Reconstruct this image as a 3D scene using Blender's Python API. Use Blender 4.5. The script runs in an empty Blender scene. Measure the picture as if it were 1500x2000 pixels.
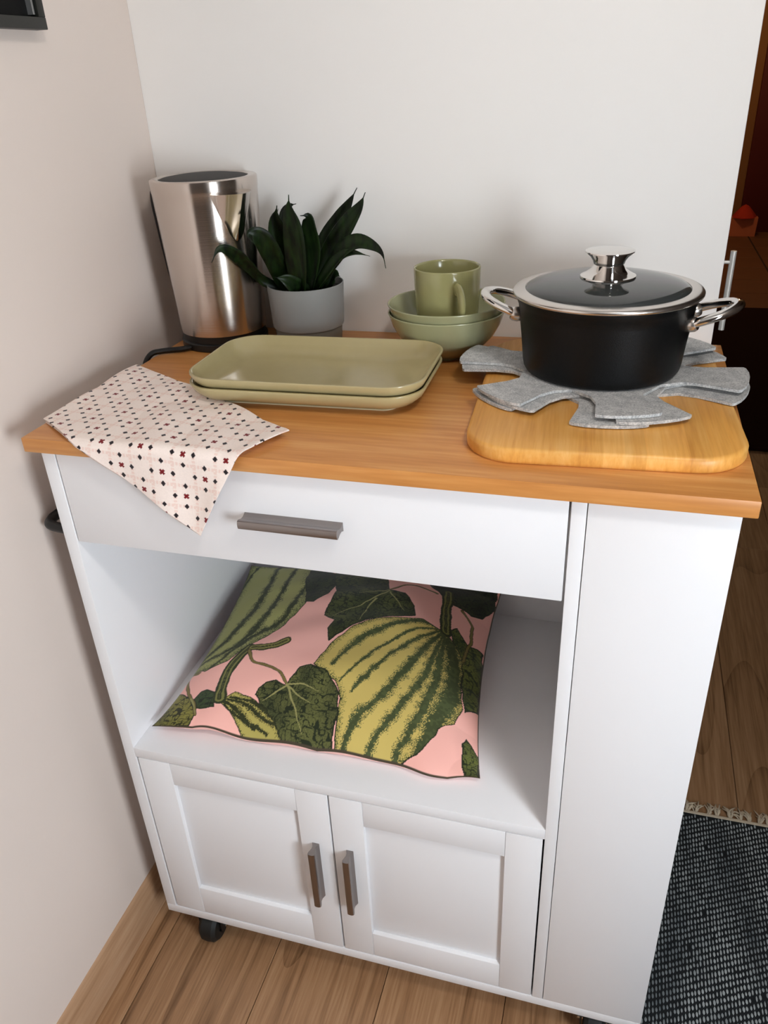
import bpy, bmesh, math, random
import numpy as np
from mathutils import Vector, Matrix, noise as mnoise

random.seed(7)
RNG = np.random.default_rng(11)
SC = bpy.context.scene
COL = SC.collection

# ------------------------------------------------------------------ camera
ZT = 0.985                                     # height of the cart's worktop above the floor
F_PX = 1545.6
cam_d = bpy.data.cameras.new('camera')
cam = bpy.data.objects.new('camera', cam_d)
COL.objects.link(cam)
yaw, pitch, roll = -0.3049, -0.5062, -0.0505
fw = Vector((math.sin(yaw) * math.cos(pitch), math.cos(yaw) * math.cos(pitch), math.sin(pitch)))
rt = Vector((math.cos(yaw), -math.sin(yaw), 0))
up = rt.cross(fw)
r2 = math.cos(roll) * rt + math.sin(roll) * up
u2 = -math.sin(roll) * rt + math.cos(roll) * up
M = Matrix((r2, u2, -fw)).transposed().to_4x4()
M.translation = Vector((0.6767, -0.7139, ZT + 0.3634))
cam.matrix_world = M
cam_d.sensor_fit = 'HORIZONTAL'
cam_d.sensor_width = 36
cam_d.lens = 36 * F_PX / 1500
cam_d.clip_start = 0.02
SC.camera = cam

# ------------------------------------------------------------------ world, lights, exposure
world = bpy.data.worlds.new('world')
SC.world = world
world.use_nodes = True
wb = world.node_tree.nodes['Background']
wb.inputs[0].default_value = (0.75, 0.86, 1.0, 1)
wb.inputs[1].default_value = 1.0

def area_light(name, loc, target, sx, sy, power, color):
    d = bpy.data.lights.new(name, 'AREA')
    d.shape = 'RECTANGLE'; d.size = sx; d.size_y = sy
    d.energy = power; d.color = color
    o = bpy.data.objects.new(name, d); COL.objects.link(o)
    o.location = loc
    o.rotation_euler = (Vector(target) - Vector(loc)).to_track_quat('-Z', 'Y').to_euler()
    return o

WIN_Y0, WIN_Y1, WIN_Z0, WIN_Z1, WALL_RX = -1.28, -0.72, 0.04, 2.15, 1.5
area_light('window_daylight', (WALL_RX + 0.09, (WIN_Y0 + WIN_Y1) / 2, (WIN_Z0 + WIN_Z1) / 2),
           (0.0, (WIN_Y0 + WIN_Y1) / 2, (WIN_Z0 + WIN_Z1) / 2), WIN_Z1 - WIN_Z0, WIN_Y1 - WIN_Y0, 86, (0.87, 0.94, 1.0))

def bulb_light(name, loc, power, color, r=0.04):
    d = bpy.data.lights.new(name, 'POINT'); d.energy = power; d.color = color; d.shadow_soft_size = r
    o = bpy.data.objects.new(name, d); COL.objects.link(o); o.location = loc
    return o
bulb_light('kitchen_bulb', (1.15, -0.75, 2.3), 18, (1.0, 0.95, 0.89), 0.10)
bulb_light('far_room_bulb', (1.2, 5.6, 2.2), 14, (1.0, 0.62, 0.3), 0.06)

SC.view_settings.view_transform = 'Standard'
SC.view_settings.look = 'None'
SC.view_settings.gamma = 1
SC.view_settings.use_curve_mapping = False
SC.view_settings.exposure = 0.52

# ------------------------------------------------------------------ helpers
def srgb(r, g, b):
    f = lambda c: (c / 255) / 12.92 if c <= 10 else (((c / 255) + 0.055) / 1.055) ** 2.4
    return (f(r), f(g), f(b), 1)

MATS = {}
def new_mat(name):
    m = bpy.data.materials.new(name); m.use_nodes = True
    nt = m.node_tree
    return m, nt, nt.nodes['Principled BSDF']

def plain(name, col, rough=0.5, metal=0.0, spec=0.5, var=0.0, vscale=40, bump=0.0, bscale=200, coat=0.0, trans=0.0, sheen=0.0):
    """Principled with an optional fine procedural variation and bump."""
    if name in MATS: return MATS[name]
    m, nt, b = new_mat(name)
    b.inputs['Base Color'].default_value = col
    b.inputs['Roughness'].default_value = rough
    b.inputs['Metallic'].default_value = metal
    b.inputs['Specular IOR Level'].default_value = spec
    b.inputs['Coat Weight'].default_value = coat
    b.inputs['Coat Roughness'].default_value = 0.08
    b.inputs['Transmission Weight'].default_value = trans
    b.inputs['Sheen Weight'].default_value = sheen
    tc = nt.nodes.new('ShaderNodeTexCoord')
    if var > 0:
        n = nt.nodes.new('ShaderNodeTexNoise'); n.inputs['Scale'].default_value = vscale; n.inputs['Detail'].default_value = 4
        nt.links.new(tc.outputs['Object'], n.inputs['Vector'])
        mx = nt.nodes.new('ShaderNodeMix'); mx.data_type = 'RGBA'
        mx.inputs[6].default_value = tuple(c * (1 - var) for c in col[:3]) + (1,)
        mx.inputs[7].default_value = tuple(min(1, c * (1 + var)) for c in col[:3]) + (1,)
        nt.links.new(n.outputs['Fac'], mx.inputs[0]); nt.links.new(mx.outputs[2], b.inputs['Base Color'])
    if bump > 0:
        n2 = nt.nodes.new('ShaderNodeTexNoise'); n2.inputs['Scale'].default_value = bscale; n2.inputs['Detail'].default_value = 3
        nt.links.new(tc.outputs['Object'], n2.inputs['Vector'])
        bp = nt.nodes.new('ShaderNodeBump'); bp.inputs['Strength'].default_value = bump; bp.inputs['Distance'].default_value = 0.002
        nt.links.new(n2.outputs['Fac'], bp.inputs['Height']); nt.links.new(bp.outputs['Normal'], b.inputs['Normal'])
    MATS[name] = m
    return m

def wood(name, cols, stretch=(2, 40, 40), rough=0.4, wave=None, rnd=0.0, bump=0.08, strips=None, space='Object'):
    """Layered stretched noise for grain; wave = (scale, strength, axis) adds cathedral rings; strips = (axis, width, amount)."""
    if name in MATS: return MATS[name]
    m, nt, b = new_mat(name)
    N, L = nt.nodes, nt.links
    tc = N.new('ShaderNodeTexCoord'); src = tc.outputs[space]
    oi = N.new('ShaderNodeObjectInfo')
    if rnd > 0:
        ad = N.new('ShaderNodeVectorMath'); ad.operation = 'ADD'
        cmb = N.new('ShaderNodeCombineXYZ')
        mu = N.new('ShaderNodeMath'); mu.operation = 'MULTIPLY'; mu.inputs[1].default_value = 37.0
        L.new(oi.outputs['Random'], mu.inputs[0])
        for k in range(3): L.new(mu.outputs[0], cmb.inputs[k])
        L.new(src, ad.inputs[0]); L.new(cmb.outputs[0], ad.inputs[1]); src = ad.outputs[0]
    mp = N.new('ShaderNodeMapping'); mp.inputs['Scale'].default_value = stretch
    L.new(src, mp.inputs['Vector'])
    n = N.new('ShaderNodeTexNoise'); n.inputs['Scale'].default_value = 1.0; n.inputs['Detail'].default_value = 6; n.inputs['Roughness'].default_value = 0.6
    L.new(mp.outputs[0], n.inputs['Vector'])
    mp2 = N.new('ShaderNodeMapping'); mp2.inputs['Scale'].default_value = tuple(s * 5 for s in stretch)
    L.new(src, mp2.inputs['Vector'])
    n2 = N.new('ShaderNodeTexNoise'); n2.inputs['Scale'].default_value = 1.0; n2.inputs['Detail'].default_value = 2
    L.new(mp2.outputs[0], n2.inputs['Vector'])
    fac = N.new('ShaderNodeMix'); fac.data_type = 'FLOAT'; fac.inputs[0].default_value = 0.35
    L.new(n.outputs['Fac'], fac.inputs[2]); L.new(n2.outputs['Fac'], fac.inputs[3])
    f = fac.outputs[0]
    if wave:
        mw = N.new('ShaderNodeMapping'); mw.inputs['Scale'].default_value = tuple(s * wave[2] for s in (1 if stretch[0] > stretch[1] else .12, .12 if stretch[0] > stretch[1] else 1, 1))
        L.new(src, mw.inputs['Vector'])
        nw = N.new('ShaderNodeTexNoise'); nw.inputs['Scale'].default_value = 3.2; nw.inputs['Detail'].default_value = 1.0
        L.new(mw.outputs[0], nw.inputs['Vector'])
        ml = N.new('ShaderNodeMath'); ml.operation = 'MULTIPLY'; ml.inputs[1].default_value = wave[0]
        L.new(nw.outputs['Fac'], ml.inputs[0])
        fr = N.new('ShaderNodeMath'); fr.operation = 'FRACT'; L.new(ml.outputs[0], fr.inputs[0])
        pw = N.new('ShaderNodeMath'); pw.operation = 'POWER'; pw.inputs[1].default_value = 9.0; L.new(fr.outputs[0], pw.inputs[0])
        sb = N.new('ShaderNodeMath'); sb.operation = 'MULTIPLY_ADD'; sb.inputs[1].default_value = -wave[1]
        L.new(pw.outputs[0], sb.inputs[0]); L.new(f, sb.inputs[2]); f = sb.outputs[0]
    cr = N.new('ShaderNodeValToRGB'); e = cr.color_ramp.elements
    e[0].position = 0.30; e[0].color = cols[0]; e[1].position = 0.70; e[1].color = cols[2]
    k = e.new(0.5); k.color = cols[1]
    L.new(f, cr.inputs[0]); out = cr.outputs[0]
    if strips or rnd > 0:
        hv = N.new('ShaderNodeHueSaturation'); L.new(out, hv.inputs['Color'])
        mr = N.new('ShaderNodeMapRange')
        if strips:
            sx = N.new('ShaderNodeSeparateXYZ'); L.new(tc.outputs['Object'], sx.inputs[0])
            dv = N.new('ShaderNodeMath'); dv.operation = 'DIVIDE'; dv.inputs[1].default_value = strips[1]; L.new(sx.outputs[strips[0]], dv.inputs[0])
            fl = N.new('ShaderNodeMath'); fl.operation = 'FLOOR'; L.new(dv.outputs[0], fl.inputs[0])
            wn = N.new('ShaderNodeTexWhiteNoise'); wn.noise_dimensions = '1D'; L.new(fl.outputs[0], wn.inputs['W'])
            L.new(wn.outputs['Value'], mr.inputs['Value']); am = strips[2]
        else:
            L.new(oi.outputs['Random'], mr.inputs['Value']); am = rnd
        mr.inputs['To Min'].default_value = 1 - am; mr.inputs['To Max'].default_value = 1 + am
        L.new(mr.outputs[0], hv.inputs['Value']); out = hv.outputs[0]
    L.new(out, b.inputs['Base Color'])
    b.inputs['Roughness'].default_value = rough
    bp = N.new('ShaderNodeBump'); bp.inputs['Strength'].default_value = bump; bp.inputs['Distance'].default_value = 0.001
    L.new(f, bp.inputs['Height']); L.new(bp.outputs['Normal'], b.inputs['Normal'])
    MATS[name] = m
    return m

def vcol(name, attr='print', rough=0.8, bump=0.3, bscale=1500, sheen=0.2):
    if name in MATS: return MATS[name]
    m, nt, b = new_mat(name)
    a = nt.nodes.new('ShaderNodeVertexColor'); a.layer_name = attr
    nt.links.new(a.outputs['Color'], b.inputs['Base Color'])
    b.inputs['Roughness'].default_value = rough; b.inputs['Sheen Weight'].default_value = sheen
    b.inputs['Specular IOR Level'].default_value = 0.2
    tc = nt.nodes.new('ShaderNodeTexCoord')
    n = nt.nodes.new('ShaderNodeTexNoise'); n.inputs['Scale'].default_value = bscale
    nt.links.new(tc.outputs['Object'], n.inputs['Vector'])
    bp = nt.nodes.new('ShaderNodeBump'); bp.inputs['Strength'].default_value = bump; bp.inputs['Distance'].default_value = 0.0005
    nt.links.new(n.outputs['Fac'], bp.inputs['Height']); nt.links.new(bp.outputs['Normal'], b.inputs['Normal'])
    MATS[name] = m
    return m

def tag(o, label=None, cat=None, group=None, kind=None):
    if label: o['label'] = label
    if cat: o['category'] = cat
    if group: o['group'] = group
    if kind: o['kind'] = kind
    return o

def thing(name, loc, label, cat, group=None, rz=0):
    o = bpy.data.objects.new(name, None); COL.objects.link(o)
    o.empty_display_size = 0.05
    o.location = loc; o.rotation_euler = (0, 0, rz)
    return tag(o, label, cat, group)

def link(name, me, mat, parent=None, loc=(0, 0, 0), rot=(0, 0, 0), smooth=True, angle=35):
    if smooth:
        me.shade_smooth()
        if angle is not None: me.set_sharp_from_angle(angle=math.radians(angle))
    if mat is not None and not me.materials: me.materials.append(mat)
    o = bpy.data.objects.new(name, me); COL.objects.link(o)
    o.location = loc; o.rotation_euler = rot
    if parent is not None: o.parent = parent
    return o

def mesh(name, verts, faces):
    me = bpy.data.meshes.new(name); me.from_pydata([tuple(v) for v in verts], [], faces); me.update()
    return me

def from_bm(name, bm):
    bmesh.ops.recalc_face_normals(bm, faces=bm.faces)
    me = bpy.data.meshes.new(name); bm.to_mesh(me); bm.free()
    return me

def add_box(bm, x0, x1, y0, y1, z0, z1, bev=0.0, seg=2):
    r = bmesh.ops.create_cube(bm, size=1)
    vs = r['verts']
    for v in vs:
        v.co = Vector(((x0 + x1) / 2 + v.co.x * (x1 - x0), (y0 + y1) / 2 + v.co.y * (y1 - y0), (z0 + z1) / 2 + v.co.z * (z1 - z0)))
    if bev > 0:
        es = list({e for v in vs for e in v.link_edges})
        bmesh.ops.bevel(bm, geom=es, offset=bev, segments=seg, affect='EDGES', profile=0.5)

def box(name, x0, x1, y0, y1, z0, z1, mat, parent=None, bev=0.0, seg=2):
    """Box in world coordinates; under a parent at P the mesh is kept relative to P."""
    off = Vector((0, 0, 0))
    p = parent
    while p is not None:
        off += Vector(p.location); p = p.parent
    c = Vector(((x0 + x1) / 2, (y0 + y1) / 2, z0))
    bm = bmesh.new(); add_box(bm, x0 - c.x, x1 - c.x, y0 - c.y, y1 - c.y, 0, z1 - z0, bev, seg)
    return link(name, from_bm(name, bm), mat, parent, c - off, smooth=bev > 0)

def struct(name, x0, x1, y0, y1, z0, z1, mat, bev=0.0, parent=None):
    o = box(name, x0, x1, y0, y1, z0, z1, mat, parent, bev)
    o['kind'] = 'structure'
    return o

def lathe_mesh(name, prof, seg=64, closed=False):
    """prof: (r, z) list; r = 0 makes a pole."""
    vs, fs, rings = [], [], []
    for r, z in prof:
        if r < 1e-6:
            rings.append([len(vs)]); vs.append((0, 0, z))
        else:
            rings.append(list(range(len(vs), len(vs) + seg)))
            vs += [(r * math.cos(2 * math.pi * i / seg), r * math.sin(2 * math.pi * i / seg), z) for i in range(seg)]
    pairs = list(zip(rings, rings[1:])) + ([(rings[-1], rings[0])] if closed else [])
    for a, b in pairs:
        for i in range(seg):
            j = (i + 1) % seg
            if len(a) == 1 and len(b) == 1: continue
            if len(a) == 1: fs.append((a[0], b[j], b[i]))
            elif len(b) == 1: fs.append((a[i], a[j], b[0]))
            else: fs.append((a[i], a[j], b[j], b[i]))
    me = mesh(name, vs, fs)
    bm = bmesh.new(); bm.from_mesh(me); bmesh.ops.recalc_face_normals(bm, faces=bm.faces); bm.to_mesh(me); bm.free()
    return me

def arc(cx, cz, r, a0, a1, n=6):
    return [(cx + r * math.cos(math.radians(a0 + (a1 - a0) * i / n)), cz + r * math.sin(math.radians(a0 + (a1 - a0) * i / n))) for i in range(n + 1)]

def catmull(pts, n=8):
    P = [Vector(p) for p in pts]
    P = [P[0] * 2 - P[1]] + P + [P[-1] * 2 - P[-2]]
    out = []
    for i in range(1, len(P) - 2):
        for k in range(n):
            t = k / n
            a, b, c, d = P[i - 1], P[i], P[i + 1], P[i + 2]
            out.append(0.5 * ((2 * b) + (c - a) * t + (2 * a - 5 * b + 4 * c - d) * t * t + (3 * b - a - 3 * c + d) * t ** 3))
    out.append(P[-2])
    return out

def tube_mesh(name, pts, rad, seg=12, sx=1.0, upv=(0, 0, 1), caps=True):
    """Tube along pts; rad float or list; sx stretches the section along the side axis."""
    n = len(pts); vs, fs = [], []
    rads = rad if isinstance(rad, (list, tuple)) else [rad] * n
    pts = [Vector(p) for p in pts]
    side_prev = None
    for i, p in enumerate(pts):
        t = (pts[min(i + 1, n - 1)] - pts[max(i - 1, 0)]).normalized()
        s = t.cross(Vector(upv))
        if s.length < 1e-3: s = side_prev if side_prev is not None else t.cross(Vector((1, 0, 0)))
        s.normalize()
        if side_prev is not None and s.dot(side_prev) < 0: s = -s
        side_prev = s
        w = s.cross(t)
        for k in range(seg):
            a = 2 * math.pi * k / seg
            vs.append(p + (s * math.cos(a) * sx + w * math.sin(a)) * rads[i])
    for i in range(n - 1):
        for k in range(seg):
            j = (k + 1) % seg
            fs.append((i * seg + k, i * seg + j, (i + 1) * seg + j, (i + 1) * seg + k))
    if caps:
        fs.append(tuple(range(seg))[::-1]); fs.append(tuple((n - 1) * seg + k for k in range(seg)))
    me = mesh(name, vs, fs)
    bm = bmesh.new(); bm.from_mesh(me); bmesh.ops.recalc_face_normals(bm, faces=bm.faces); bm.to_mesh(me); bm.free()
    return me

def rrect(hx, hy, r, n=8):
    """Rounded rectangle outline, counter-clockwise."""
    r = min(r, hx, hy); out = []
    for cx, cy, a0 in ((hx - r, hy - r, 0), (-hx + r, hy - r, 90), (-hx + r, -hy + r, 180), (hx - r, -hy + r, 270)):
        for k in range(n + 1):
            a = math.radians(a0 + 90 * k / n)
            out.append((cx + r * math.cos(a), cy + r * math.sin(a)))
    return out

def loft_mesh(name, rings, cap0=True, cap1=True):
    n = len(rings[0]); vs, fs = [], []
    for rg in rings: vs += rg
    for i in range(len(rings) - 1):
        for k in range(n):
            j = (k + 1) % n
            fs.append((i * n + k, i * n + j, (i + 1) * n + j, (i + 1) * n + k))
    if cap0: fs.append(tuple(range(n))[::-1])
    if cap1: fs.append(tuple((len(rings) - 1) * n + k for k in range(n)))
    me = mesh(name, vs, fs)
    bm = bmesh.new(); bm.from_mesh(me); bmesh.ops.recalc_face_normals(bm, faces=bm.faces); bm.to_mesh(me); bm.free()
    return me

def vnoise(x, y, scale, seed=0):
    """Smooth value noise on numpy arrays."""
    rs = np.random.default_rng(seed); G = rs.random((128, 128))
    xs, ys = x * scale, y * scale
    xi, yi = np.floor(xs).astype(int), np.floor(ys).astype(int)
    fx, fy = xs - xi, ys - yi
    fx = fx * fx * (3 - 2 * fx); fy = fy * fy * (3 - 2 * fy)
    g = lambda a, b: G[a % 128, b % 128]
    return (g(xi, yi) * (1 - fx) + g(xi + 1, yi) * fx) * (1 - fy) + (g(xi, yi + 1) * (1 - fx) + g(xi + 1, yi + 1) * fx) * fy

def set_colors(me, rgb, attr='print'):
    a = me.color_attributes.new(attr, 'FLOAT_COLOR', 'POINT')
    buf = np.ones((len(me.vertices), 4), np.float32); buf[:, :3] = rgb
    a.data.foreach_set('color', buf.ravel())

def grid_mesh(name, P, flip=False):
    """P: (rows, cols, 3) array -> quad mesh."""
    r, c = P.shape[:2]
    idx = np.arange(r * c).reshape(r, c)
    q = np.stack([idx[:-1, :-1], idx[:-1, 1:], idx[1:, 1:], idx[1:, :-1]], -1).reshape(-1, 4)
    if flip: q = q[:, ::-1]
    return P.reshape(-1, 3), q

def np_mesh(name, V, Q):
    me = bpy.data.meshes.new(name)
    me.vertices.add(len(V)); me.vertices.foreach_set('co', np.asarray(V, np.float32).ravel())
    me.loops.add(Q.size); me.loops.foreach_set('vertex_index', np.asarray(Q, np.int32).ravel())
    me.polygons.add(len(Q))
    me.polygons.foreach_set('loop_start', np.arange(0, Q.size, 4, dtype=np.int32))
    me.polygons.foreach_set('loop_total', np.full(len(Q), 4, np.int32))
    me.update(calc_edges=True); me.validate()
    return me

# ------------------------------------------------------------------ materials
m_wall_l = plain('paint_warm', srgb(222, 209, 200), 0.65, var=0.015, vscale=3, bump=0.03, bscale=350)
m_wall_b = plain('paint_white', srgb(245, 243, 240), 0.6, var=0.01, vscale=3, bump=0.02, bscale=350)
m_ceil = plain('paint_ceiling', srgb(178, 178, 178), 0.9)
m_wall_r = plain('paint_room', srgb(84, 76, 70), 0.8, var=0.03, vscale=2)
m_far = plain('paint_ochre', srgb(150, 105, 60), 0.8, var=0.05, vscale=2)
m_white = plain('white_laminate', srgb(236, 236, 238), 0.38, spec=0.45, bump=0.03, bscale=90)
m_floor = wood('oak_floor', (srgb(112, 80, 52), srgb(160, 121, 86), srgb(184, 148, 112)), (52, 2.0, 10), 0.42, wave=(11, 0.13, 1.5), rnd=0.05, bump=0.1)
m_floor_base = plain('floor_gap', srgb(60, 40, 26), 0.9)
m_top = wood('oak_worktop', (srgb(182, 117, 58), srgb(204, 139, 74), srgb(222, 165, 100)), (2.4, 34, 34), 0.36, bump=0.05)
m_bamboo = wood('bamboo', (srgb(208, 142, 62), srgb(228, 166, 82), srgb(240, 188, 112)), (60, 2.5, 20), 0.42, bump=0.05, strips=(0, 0.021, 0.07))
m_base = wood('skirting_wood', (srgb(150, 112, 80), srgb(182, 146, 114), srgb(198, 166, 136)), (30, 1.6, 30), 0.3, bump=0.03)
m_handle = plain('brushed_nickel', srgb(150, 143, 140), 0.35, metal=1.0, bump=0.03, bscale=600)
m_chrome = plain('chrome', srgb(225, 222, 218), 0.07, metal=1.0)
m_light_metal = plain('light_metal', srgb(214, 212, 206), 0.4, metal=0.4)
m_steel_ring = plain('satin_steel', srgb(214, 208, 202), 0.26, metal=1.0)
m_black = plain('black_plastic', srgb(10, 10, 10), 0.45)
m_rubber = plain('black_rubber', srgb(14, 16, 15), 0.6)
m_olive = plain('olive_glaze', srgb(180, 167, 124), 0.22, spec=0.5, var=0.04, vscale=60, coat=0.2)
m_olive_mug = plain('olive_glaze_mug', srgb(154, 151, 104), 0.18, spec=0.5, var=0.05, vscale=90, coat=0.3)
m_olive_bowl = plain('olive_glaze_bowl', srgb(162, 163, 126), 0.22, spec=0.5, var=0.04, vscale=60, coat=0.3)
m_foot = plain('raw_clay_foot', srgb(208, 196, 160), 0.7)
m_pot = plain('cast_black', srgb(9, 10, 11), 0.42, spec=0.22, bump=0.12, bscale=900)
m_glass = plain('smoked_lid_glass', srgb(88, 92, 92), 0.06, spec=0.5, trans=0.55)
m_soil = plain('potting_soil', srgb(30, 24, 18), 0.95, bump=1.0, bscale=120)
m_pot_grey = plain('grey_plastic_pot', srgb(134, 135, 133), 0.5, var=0.02)
m_pot_foot = plain('grey_pot_foot', srgb(106, 104, 96), 0.55)
m_frame = plain('frame_black', srgb(18, 20, 15), 0.45)
m_art = plain('frame_dark_glass', srgb(3, 3, 3), 0.5, spec=0.15)
m_silver = plain('frame_silver', srgb(180, 180, 178), 0.3, metal=0.8)
m_rug_base = plain('rug_cloth', srgb(22, 27, 31), 0.95, var=0.3, vscale=30)
m_tassel = plain('cream_cotton', srgb(214, 200, 176), 0.9, var=0.1, vscale=200)
m_dark_rug = plain('dark_rug_pile', srgb(38, 18, 14), 1.0, spec=0.1, var=0.3, vscale=60)
m_tile = plain('far_tile', srgb(118, 78, 50), 0.5, var=0.15, vscale=5)
m_red = plain('dark_red_paint', srgb(92, 22, 16), 0.6)
m_bag = plain('salmon_paper', srgb(212, 120, 82), 0.8)
m_bag2 = plain('red_cloth', srgb(196, 52, 28), 0.9)

def felt_mat():
    m, nt, b = new_mat('grey_felt')
    N, L = nt.nodes, nt.links
    tc = N.new('ShaderNodeTexCoord')
    n = N.new('ShaderNodeTexNoise'); n.inputs['Scale'].default_value = 520; n.inputs['Detail'].default_value = 5
    n3 = N.new('ShaderNodeTexNoise'); n3.inputs['Scale'].default_value = 90; n3.inputs['Detail'].default_value = 3
    L.new(tc.outputs['Object'], n.inputs['Vector']); L.new(tc.outputs['Object'], n3.inputs['Vector'])
    mx = N.new('ShaderNodeMix'); mx.data_type = 'FLOAT'; mx.inputs[0].default_value = 0.35
    L.new(n.outputs['Fac'], mx.inputs[2]); L.new(n3.outputs['Fac'], mx.inputs[3])
    cr = N.new('ShaderNodeValToRGB'); e = cr.color_ramp.elements
    e[0].position = 0.36; e[0].color = srgb(146, 148, 150); e[1].position = 0.62; e[1].color = srgb(212, 212, 210)
    L.new(mx.outputs[0], cr.inputs[0]); L.new(cr.outputs[0], b.inputs['Base Color'])
    b.inputs['Roughness'].default_value = 1; b.inputs['Specular IOR Level'].default_value = 0.1; b.inputs['Sheen Weight'].default_value = 0.2
    bp = N.new('ShaderNodeBump'); bp.inputs['Strength'].default_value = 0.5; bp.inputs['Distance'].default_value = 0.001
    L.new(mx.outputs[0], bp.inputs['Height']); L.new(bp.outputs['Normal'], b.inputs['Normal'])
    return m
m_felt = felt_mat()

def steel_mat():
    """Brushed steel: fine horizontal brushing spread vertically by anisotropy."""
    m, nt, b = new_mat('brushed_steel')
    N, L = nt.nodes, nt.links
    b.inputs['Metallic'].default_value = 1; b.inputs['Base Color'].default_value = srgb(206, 196, 188)
    b.inputs['Roughness'].default_value = 0.22
    tc = N.new('ShaderNodeTexCoord'); mp = N.new('ShaderNodeMapping'); mp.inputs['Scale'].default_value = (6, 6, 900)
    n = N.new('ShaderNodeTexNoise'); n.inputs['Scale'].default_value = 1; n.inputs['Detail'].default_value = 3
    L.new(tc.outputs['Object'], mp.inputs['Vector']); L.new(mp.outputs[0], n.inputs['Vector'])
    bp = N.new('ShaderNodeBump'); bp.inputs['Strength'].default_value = 0.12; bp.inputs['Distance'].default_value = 0.0006
    L.new(n.outputs['Fac'], bp.inputs['Height']); L.new(bp.outputs['Normal'], b.inputs['Normal'])
    b.inputs['Anisotropic'].default_value = 0.8; b.inputs['Anisotropic Rotation'].default_value = 0.25
    tg = N.new('ShaderNodeTangent'); tg.direction_type = 'RADIAL'; tg.axis = 'Z'
    L.new(tg.outputs[0], b.inputs['Tangent'])
    return m
m_steel = steel_mat()

def leaf_mat():
    m, nt, b = new_mat('dracaena_leaf')
    N, L = nt.nodes, nt.links
    tc = N.new('ShaderNodeTexCoord'); mp = N.new('ShaderNodeMapping'); mp.inputs['Scale'].default_value = (120, 120, 8)
    n = N.new('ShaderNodeTexNoise'); n.inputs['Scale'].default_value = 1; n.inputs['Detail'].default_value = 3
    L.new(tc.outputs['Object'], mp.inputs['Vector']); L.new(mp.outputs[0], n.inputs['Vector'])
    cr = N.new('ShaderNodeValToRGB'); e = cr.color_ramp.elements
    e[0].position = 0.35; e[0].color = srgb(6, 13, 5); e[1].position = 0.7; e[1].color = srgb(26, 46, 15)
    L.new(n.outputs['Fac'], cr.inputs[0]); L.new(cr.outputs[0], b.inputs['Base Color'])
    b.inputs['Roughness'].default_value = 0.42; b.inputs['Specular IOR Level'].default_value = 0.25
    return m
m_leaf = leaf_mat()

def bead_mat():
    m, nt, b = new_mat('rug_fleck')
    N, L = nt.nodes, nt.links
    tc = N.new('ShaderNodeTexCoord')
    n = N.new('ShaderNodeTexNoise'); n.inputs['Scale'].default_value = 14; n.inputs['Detail'].default_value = 5
    mp = N.new('ShaderNodeMapping'); mp.inputs['Scale'].default_value = (1, 0.35, 1)
    L.new(tc.outputs['Object'], mp.inputs['Vector']); L.new(mp.outputs[0], n.inputs['Vector'])
    cr = N.new('ShaderNodeValToRGB'); e = cr.color_ramp.elements
    e[0].position = 0.32; e[0].color = srgb(84, 95, 102); e[1].position = 0.62; e[1].color = srgb(182, 190, 192)
    L.new(n.outputs['Fac'], cr.inputs[0]); L.new(cr.outputs[0], b.inputs['Base Color'])
    b.inputs['Roughness'].default_value = 0.9
    return m
m_bead = bead_mat()
# ------------------------------------------------------------------ the setting
XL, YB, XR = -0.052, 0.488, 0.807
YN, YF, ZC = -2.6, 7.1, 2.5
WALL_FX = 2.1
floor = struct('floor', XL - 0.1, WALL_FX, YN, YF, -0.03, -0.004, m_floor_base)
PW = 0.2013
plank_cache = {}
def plank(x0, x1, y0, y1):
    key = (round(x1 - x0, 4), round(y1 - y0, 4))
    if key not in plank_cache:
        bm = bmesh.new(); g = 0.0006
        add_box(bm, -key[0] / 2 + g, key[0] / 2 - g, -key[1] / 2 + g, key[1] / 2 - g, -0.004, 0.0, 0.0007, 1)
        plank_cache[key] = from_bm('plank', bm)
    o = link('plank', plank_cache[key], m_floor, floor)
    o.location = ((x0 + x1) / 2 - floor.location.x, (y0 + y1) / 2 - floor.location.y, 0.0 - floor.location.z)
Y_TILE = 4.5
for c in range(-1, 11):
    x0, x1 = max(c * PW, XL), min((c + 1) * PW, WALL_FX)
    if x1 - x0 < 0.005: continue
    y = YN - 1.3 + (0.75 + (c % 3) * 0.43) % 1.3
    while y < Y_TILE:
        a, b_ = max(y, YN), min(y + 1.3, Y_TILE)
        if b_ - a > 0.02: plank(x0, x1, a, b_)
        y += 1.3
tile_cache = None
for i in range(4):
    for j in range(7):
        if tile_cache is None:
            bm = bmesh.new(); add_box(bm, -0.266, 0.266, -0.182, 0.182, -0.004, 0.0, 0.001, 1); tile_cache = from_bm('tile', bm)
        o = link('tile', tile_cache, m_tile, floor)
        o.location = (0.02 + i * 0.545 + 0.27 - floor.location.x, Y_TILE + 0.01 + j * 0.371 + 0.185 - floor.location.y, -floor.location.z)

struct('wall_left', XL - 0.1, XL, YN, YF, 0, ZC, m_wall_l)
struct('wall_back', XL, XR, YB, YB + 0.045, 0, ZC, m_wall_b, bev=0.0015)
wf = struct('wall_far', XL, WALL_FX, YF, YF + 0.1, 0, ZC, m_far)
struct('wall_front', XL, WALL_FX, YN - 0.1, YN, 0, ZC, m_wall_r)
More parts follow.
